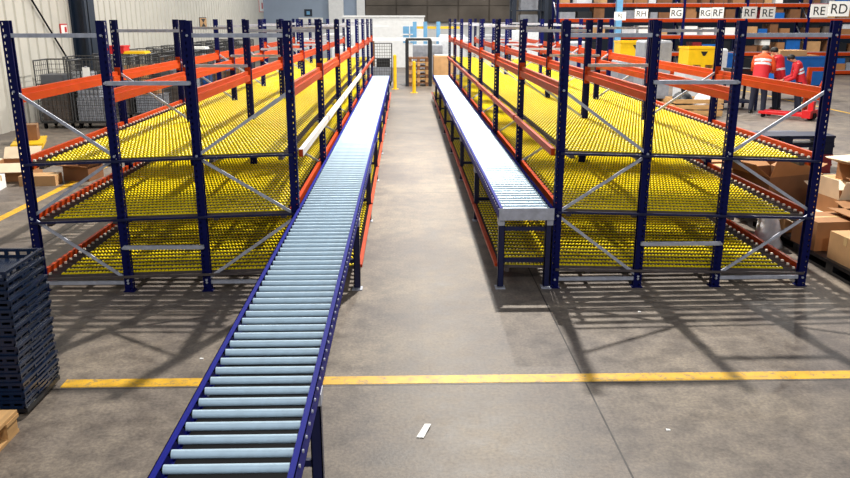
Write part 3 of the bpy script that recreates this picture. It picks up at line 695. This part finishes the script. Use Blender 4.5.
# ------------------------------------------------------------------ workers
def ring(c, rx, ry, right, fwd, n=14):
    return [c + right*(rx*math.cos(2*PI*i/n)) + fwd*(ry*math.sin(2*PI*i/n)) for i in range(n)]
def limb(mb, pts, rad, n=10, flat=1.):
    rs = []
    for i, p in enumerate(pts):
        a = pts[max(0,i-1)]; b = pts[min(len(pts)-1,i+1)]; d = (b-a).normalized()
        r = d.cross(Vector((0,1,0)));
        if r.length < .1: r = d.cross(Vector((1,0,0)))
        r.normalize(); f = r.cross(d)
        rs.append([p + r*(rad[i]*math.cos(2*PI*k/n)) + f*(rad[i]*flat*math.sin(2*PI*k/n)) for k in range(n)])
    mb.loft(rs)
def person(label, at, rz, H, lean, headdrop, arms, jacket, jacket_low, stance, bands):
    """faces +Y in its own frame; arms: (hand x, y, z) left and right"""
    t = thing('person', label, 'person', at, rz)
    k = H/1.75; V = lambda x,y,z: Vector((x,y,z))*k
    lz = math.radians(lean)
    def L(x,y,z):                                   # bend the upper body about the hips
        z0 = .95; yy, zz = y, z-z0
        return V(x, yy*math.cos(lz)+zz*math.sin(lz), z0 - yy*math.sin(lz)+zz*math.cos(lz))
    sh = [L(-.19,0,1.43), L(.19,0,1.43)]
    hands = [V(*arms[0]), V(*arms[1])]; els = []
    for i, sx in enumerate((-1,1)):
        m_ = (sh[i]+hands[i])/2; els.append(m_ + V(sx*.06,-.09,-.12))
    neck, jaw, mid, top = L(0,.0,1.49), L(0,.03,1.55)+V(0,headdrop*.3,-headdrop*.1), L(0,.045,1.64)+V(0,headdrop*.7,-headdrop*.4), L(0,.03,1.72)+V(0,headdrop,-headdrop*.6)
    hips = [V(-.09,0,.9), V(.09,0,.9)]; kn = [V(-.1-stance,.03,.48), V(.1+stance,.04,.48)]; an = [V(-.1-stance*1.6,-.02,.09), V(.1+stance*1.6,.0,.09)]
    toe = [an[0]+V(-.02,.16,-.055), an[1]+V(.02,.16,-.055)]
    pts = [V(0,0,.95), L(0,0,1.15), L(0,0,1.35), neck, jaw, mid, top]; rad = [.12,.12,.13,.055,.072,.092,.06]
    ed = [(0,1),(1,2),(2,3),(3,4),(4,5),(5,6)]
    nose = len(pts); pts.append(mid+V(0,.105,-.02)); rad.append(.016); ed.append((5,nose))
    for sx in (-1,1): pts.append(mid+V(sx*.088,0,-.01)); rad.append(.016); ed.append((5,len(pts)-1))
    for i, sx in enumerate((-1,1)):
        b = len(pts); wr = hands[i]; d = (wr-els[i]).normalized()
        pts += [sh[i], els[i], wr, wr+d*.07*k]; rad += [.06,.043,.028,.03]; ed += [(2,b),(b,b+1),(b+1,b+2),(b+2,b+3)]
        side = d.cross(Vector((0,0,1))).normalized()
        for f in range(4):
            q = len(pts); base = wr+d*.07*k+side*(f-1.5)*.02*k; ln = (.065,.08,.075,.055)[f]
            pts += [base+d*ln*.5*k, base+d*ln*k+V(0,0,-.018)]; rad += [.0095,.0085]; ed += [(b+3,q),(q,q+1)]
        q = len(pts); pts += [wr+d*.03*k-side*.04*k*sx, wr+d*.075*k-side*.055*k*sx]; rad += [.011,.009]; ed += [(b+2,q),(q,q+1)]
    for i in (0,1):
        b = len(pts); pts += [hips[i], kn[i], an[i], toe[i]]; rad += [.09,.058,.04,.035]; ed += [(0,b),(b,b+1),(b+1,b+2),(b+2,b+3)]
    me = bpy.data.meshes.new('body'); me.from_pydata([tuple(p) for p in pts], ed, []); me.update(); me.materials.append(M['skin'])
    o = link('body', me, t)
    sk = o.modifiers.new('skin','SKIN'); sk.use_smooth_shade = True; sk.branch_smoothing = .3
    for i, sv in enumerate(me.skin_vertices[0].data):
        sv.radius = (rad[i]*k, rad[i]*k); sv.use_root = (i == 0)
    o.modifiers.new('sub','SUBSURF').render_levels = 1
    R = Vector((1,0,0)); Fw = Vector((0,math.cos(lz),-math.sin(lz)))
    def torso(z0, z1, grow, m, name, n=6):
        prof = lambda z: (.2 - .03*abs(z-1.0)/.2 if z < 1.2 else .17+.05*min(1,(z-1.2)/.2))
        rs = []
        for j in range(n+1):
            z = z0+(z1-z0)*j/n; rx = (.195 if z < 1.3 else .195+.03*math.sin(min(1,(z-1.3)/.12)*PI/2)); ry = .135
            if z > 1.42: rx *= max(.35, 1-(z-1.42)*7); ry *= max(.5, 1-(z-1.42)*4)
            rs.append(ring(L(0,0,z), rx*k*grow, ry*k*grow, R, Fw))
        mb = MB(); mb.loft(rs); return mb
    up = torso(jacket_low[1],1.515,1,None,'',9)
    for i in (0,1): limb(up, [sh[i]+V((.03,-.03)[i],0,0), (sh[i]*.5+els[i]*.5), els[i], els[i]*.4+hands[i]*.6, hands[i]-(hands[i]-els[i]).normalized()*.02*k], [.085*k,.075*k,.062*k,.055*k,.048*k])
    j = obj('jacket', up, M[jacket], t)
    lo = torso(.82,jacket_low[1],1.0,None,''); o = obj('jacket_hem', lo, M[jacket_low[0]], t)
    for z in bands:
        bm = torso(z-.028,z+.028,1.035,None,'',1); obj('reflective_band', bm, M['band'], t)
    tr = MB()
    tr.loft([ring(V(0,0,z), rx*k, ry*k, R, Vector((0,1,0))) for z, rx, ry in ((.78,.15,.11),(.86,.18,.125),(.96,.175,.125))])
    for i in (0,1): limb(tr, [hips[i], hips[i]*.5+kn[i]*.5, kn[i], kn[i]*.4+an[i]*.6, an[i]+V(0,0,-.01)], [.105*k,.095*k,.075*k,.066*k,.062*k])
    obj('trousers', tr, M['trouser'], t)
    for i in (0,1):
        c = an[i]; obj('shoe', MB().loft([ring(Vector((c.x,c.y+.05*k,z)), rx*k, ry*k, R, Vector((0,1,0))) for z, rx, ry in ((0,.048,.14),(.03,.052,.145),(.06,.046,.12),(.1,.045,.06))]), M['shoe'], t)
    hm = MB(); hm.ell(mid*.45+top*.55+V(0,-.025,.0), .098*k, .108*k, .095*k, 14, 8); obj('hair', hm, M['hair'], t)
    e = MB()
    for sx in (-1,1): e.ell(mid+V(sx*.034,.09,.012), .012*k, .008*k, .009*k, 8, 6)
    obj('eyes', e, M['hair'], t); obj('mouth', MB().box(mid+V(-.025,.085,-.058), mid+V(.025,.092,-.05)), M['hivred'], t)
    return t
person('person in orange and red work jacket with white back bands, bending over', (9.22,20.2,0), -.6, 1.78, 18, .06, ((-.16,.5,1.0),(.2,.52,1.02)), 'hiv', ('hivred',1.2), .03, (1.24,1.33))
person('person in red jacket standing in the middle of the three workers', (9.99,20.75,0), .7, 1.70, 12, .08, ((-.18,.42,1.0),(.18,.45,1.02)), 'hivred', ('hivred',1.1), .02, (1.12,))
person('person in dark red jacket with chest bands, rightmost of the workers', (10.2,20.0,0), 1.25, 1.58, 20, .09, ((-.15,.45,.92),(.18,.45,.95)), 'hivred', ('hivred',1.12), .03, (1.17,1.26))

# ------------------------------------------------------------------ hanging signs
def sign(txt, cx, y, w, h, cz, label, yaw=0):
    t = thing('hanging_sign', label, 'sign', (cx,y,cz), yaw)
    obj('panel', MB().box((-w/2,0,-h/2),(w/2,.012,h/2)), M['paper'], t)
    c = bpy.data.curves.new('lettering','FONT'); c.body = txt; c.align_x = 'CENTER'; c.align_y = 'CENTER'; c.size = h*.92; c.extrude = .001
    c.materials.append(M['ink']); tmp = bpy.data.objects.new('tmp', c); me = bpy.data.meshes.new_from_object(tmp)
    bpy.data.objects.remove(tmp); me.name = 'lettering'
    xs_ = [v.co.x for v in me.vertices]; ys_ = [v.co.y for v in me.vertices]
    k = min(w*.8/(max(xs_)-min(xs_)), h*.62/(max(ys_)-min(ys_))); mx_, my_ = (max(xs_)+min(xs_))/2, (max(ys_)+min(ys_))/2
    for v in me.vertices: v.co = ((v.co.x-mx_)*k, -.003-v.co.z, (v.co.y-my_)*k)
    o = link('lettering', me, t)
    for sx in (-1,1): obj('string', MB().cyl((sx*w*.4,.006,h/2),(sx*w*.4,.006,4.2-cz),.006,5), M['wire'], t)
sign('RD', 9.29,17,.45,.31,2.59,'white hanging sign with black letters RD',.0)
sign('RE',10.17,19.5,.44,.31,2.57,'white hanging sign RE directly left of the RD sign')
sign('RE',10.45,22.9,.43,.33,2.54,'white hanging sign RE right beside an RF sign')
sign('RF',10.53,24.3,.44,.35,2.555,'white hanging sign RF left of the farther RE sign')
sign('RF',11.2,28.5,.43,.37,2.58,'white hanging sign RF right beside an RG sign')
sign('RG',10.76,28.5,.42,.36,2.57,'white hanging sign RG left of the smaller RF sign')
sign('RG',9.2,27,.43,.32,2.56,'white hanging sign RG alone in the middle of the sign row')
sign('RH',8.6,29,.48,.32,2.55,'white hanging sign RH second from left of the sign row')
sign('RJ',8.1,30,.44,.3,2.47,'white hanging sign RJ leftmost of the sign row')
t = thing('sign_carrier', 'steel cable grid overhead from which the letter signs hang', 'cable', (9.9,24,4.2))
obj('cable', MB().cyl((0,-8,.0),(0,8,.0),.012,6), M['wire'], t)
for yy in (-7,-4.5,-1.1,.3,3,4.5,5,6): obj('cable', MB().cyl((-2.2,yy,0),(1.8,yy,0),.008,6), M['wire'], t)

# ------------------------------------------------------------------ orange pallet racking at the back right
RY = 34.0
def pallet_rack(label, x0, bays, bw, y, depth, H, levels):
    t = thing('pallet_rack', label, 'rack', (x0,y,0))
    for i in range(bays+1):
        for sy in (0,depth):
            obj('upright', MB().box((i*bw-.05,sy-.05,0),(i*bw+.05,sy+.05,H)), M['blue'], t)
        br = MB(); 
        for j in range(int(H)): br.bar((i*bw,0,.3+j),(i*bw,depth,1.1+j),.03,.03)
        obj('frame_brace', br, M['galv'], t)
    bm = MB().box((.05,-.035,-.07),(bw-.05,.035,.07)).box((.05,-.05,-.02),(bw-.05,-.03,.05)).mesh('beam', M['orange'])
    sh = MB().box((.05,-.02,0),(bw-.05,depth-.02,.02)).mesh('shelf_panel', M['galv'])
    for i in range(bays):
        for z in levels:
            for sy in (0,depth): link('beam', bm, t, (i*bw,sy,z))
            link('shelf_panel', sh, t, (i*bw,.04,z+.07))
pallet_rack('long blue and orange pallet racking full of cartons at back right', 6.5, 6, 2.7, RY, 1.0, 5.2, (.12,.9,1.62,2.3,2.92))
ln = {.12:'bottom',.9:'second',1.62:'third',2.3:'fourth',2.92:'top'}
cols = ['card','card2','card3','wrap','greywrap','card2','purple','card','paper','card','binblue','card3','blackplas','card3','redplas']
cn = {'card':'tan','card2':'pale tan','card3':'brown','wrap':'white','greywrap':'grey','purple':'grey brown','binblue':'blue','binyel':'yellow','blackplas':'black','paper':'bright white','redplas':'dark red'}
for z in (.12,.9,1.62,2.3,2.92):
    x = 6.62; k = 0
    seq = []
    while x < 20.5:
        w = random.uniform(.3,.66); h = random.uniform(.22,.52)
        e = 6.5+(int((x-6.5)/2.7)+1)*2.7-.08
        if x+w > e: x = e+.2; continue
        if z == 2.92: h = min(h,.9)
        m = random.choice(cols)
        two = h > .38 and random.random() < .5
        seq.append((x+w/2, w, h, m, two)); x += w+random.uniform(.03,.3)
    for k, (x, w, h, m, two) in enumerate(seq):
        where = f'{ORD[k]} stack from left' if k < 20 else f'{ORD[len(seq)-1-k]} stack from right'
        g = f'cartons on the {ln[z]} shelf of the back racking'
        if two:
            h1 = h*.55; m2 = random.choice(cols)
            carton(f'lower {cn[m]} carton, {where}, {ln[z]} shelf of back racking', (x,RY+.46,z+.09), w, .8, h1, 0, m, False, g)
            carton(f'upper {cn[m2]} carton, {where}, {ln[z]} shelf of back racking', (x,RY+.42,z+.0915+h1), w*.82, .7, h-h1, 0, m2, False, g)
        else: carton(f'single {cn[m]} carton, {where}, {ln[z]} shelf of back racking', (x,RY+.46,z+.09), w, .8, h, 0, m, False, g)
# dark shelving column left of it
t = thing('dark_shelving', 'tall dark shelving left of the orange pallet racking', 'shelving', (5.9,36.5,0))
for x in (-.9,.55):
    for yy in (0,.8): obj('upright', MB().box((x-.09,yy-.09,0),(x+.09,yy+.09,5)), M['darkcol'], t)
for z in (.4,1.2,2.0,2.7,3.4): obj('shelf', MB().box((-.95,-.05,z),(.6,.85,z+.05)), M['darkcol'], t)
for z in (2.05,2.75): carton('grey carton on the dark shelving, ' + ('lower' if z < 2.5 else 'upper') + ' of two', (5.7,36.9,z), .8,.6,.5,0,'greywrap')
t = thing('floor_post', 'tall light blue column in front of the back racking', 'column', (8.9,33.2,0)); obj('shaft', MB().box((-.12,-.12,.03),(.12,.12,5)), M['ltblue'], t); obj('base_plate', MB().box((-.2,-.2,0),(.2,.2,.03)), M['ltblue'], t)

# ------------------------------------------------------------------ camera
cam = bpy.data.cameras.new('camera'); co = bpy.data.objects.new('camera', cam); COL.objects.link(co)
p_ = math.atan(221/774); yw = math.atan(21/805)
Fv = Vector((math.sin(yw)*math.cos(p_), math.cos(yw)*math.cos(p_), -math.sin(p_)))
Rv = Vector((math.cos(yw), -math.sin(yw), 0)); Uv = Rv.cross(Fv)
co.matrix_world = Matrix(((Rv.x,Uv.x,-Fv.x,0),(Rv.y,Uv.y,-Fv.y,0),(Rv.z,Uv.z,-Fv.z,2.4),(0,0,0,1)))
cam.sensor_width = 36; cam.lens = 774/850*36; cam.clip_end = 200
SC.camera = co

# ------------------------------------------------------------------ light
W = bpy.data.worlds.new('hall_daylight'); SC.world = W; W.use_nodes = True
bg = W.node_tree.nodes['Background']; bg.inputs['Color'].default_value = (.78,.88,1.0,1); bg.inputs['Strength'].default_value = .25
def lamp(name, at, power, size=.5, col=(1,.95,.86)):
    l = bpy.data.lights.new(name,'AREA'); l.shape = 'DISK'; l.size = size; l.energy = power; l.color = col
    o = bpy.data.objects.new(name, l); COL.objects.link(o); o.location = at; return o
for x, y, pw in ((1.7,12.6,2300),(1.4,24,1100),(7.6,14,260),(8.5,25,800),(-5.2,14,120),(-5.2,25,260),(1.4,35,350),(-5.2,38,420),(1.4,44,250),(8.5,36,500),(14,28,700)):
    lamp('high_bay_lamp', (x,y,9), pw, .26)
for x, y, pw in ((-5.2,-4,160),(1.4,-4,430),(7.6,-4,160)): lamp('high_bay_lamp', (x,y,8), pw, .5, (1,.97,.93))
l = bpy.data.lights.new('window_daylight','AREA'); l.shape = 'RECTANGLE'; l.size = 17; l.size_y = 2.6; l.energy = 800; l.color = (.93,.97,1)
o = bpy.data.objects.new('window_daylight', l); COL.objects.link(o); o.location = (2.5,49.3,8.6); o.rotation_euler = (PI/2,0,PI)
SC.view_settings.view_transform = 'Standard'; SC.view_settings.look = 'None'; SC.view_settings.gamma = 1; SC.view_settings.exposure = .18
try: SC.view_settings.use_curve_mapping = False
except Exception: pass
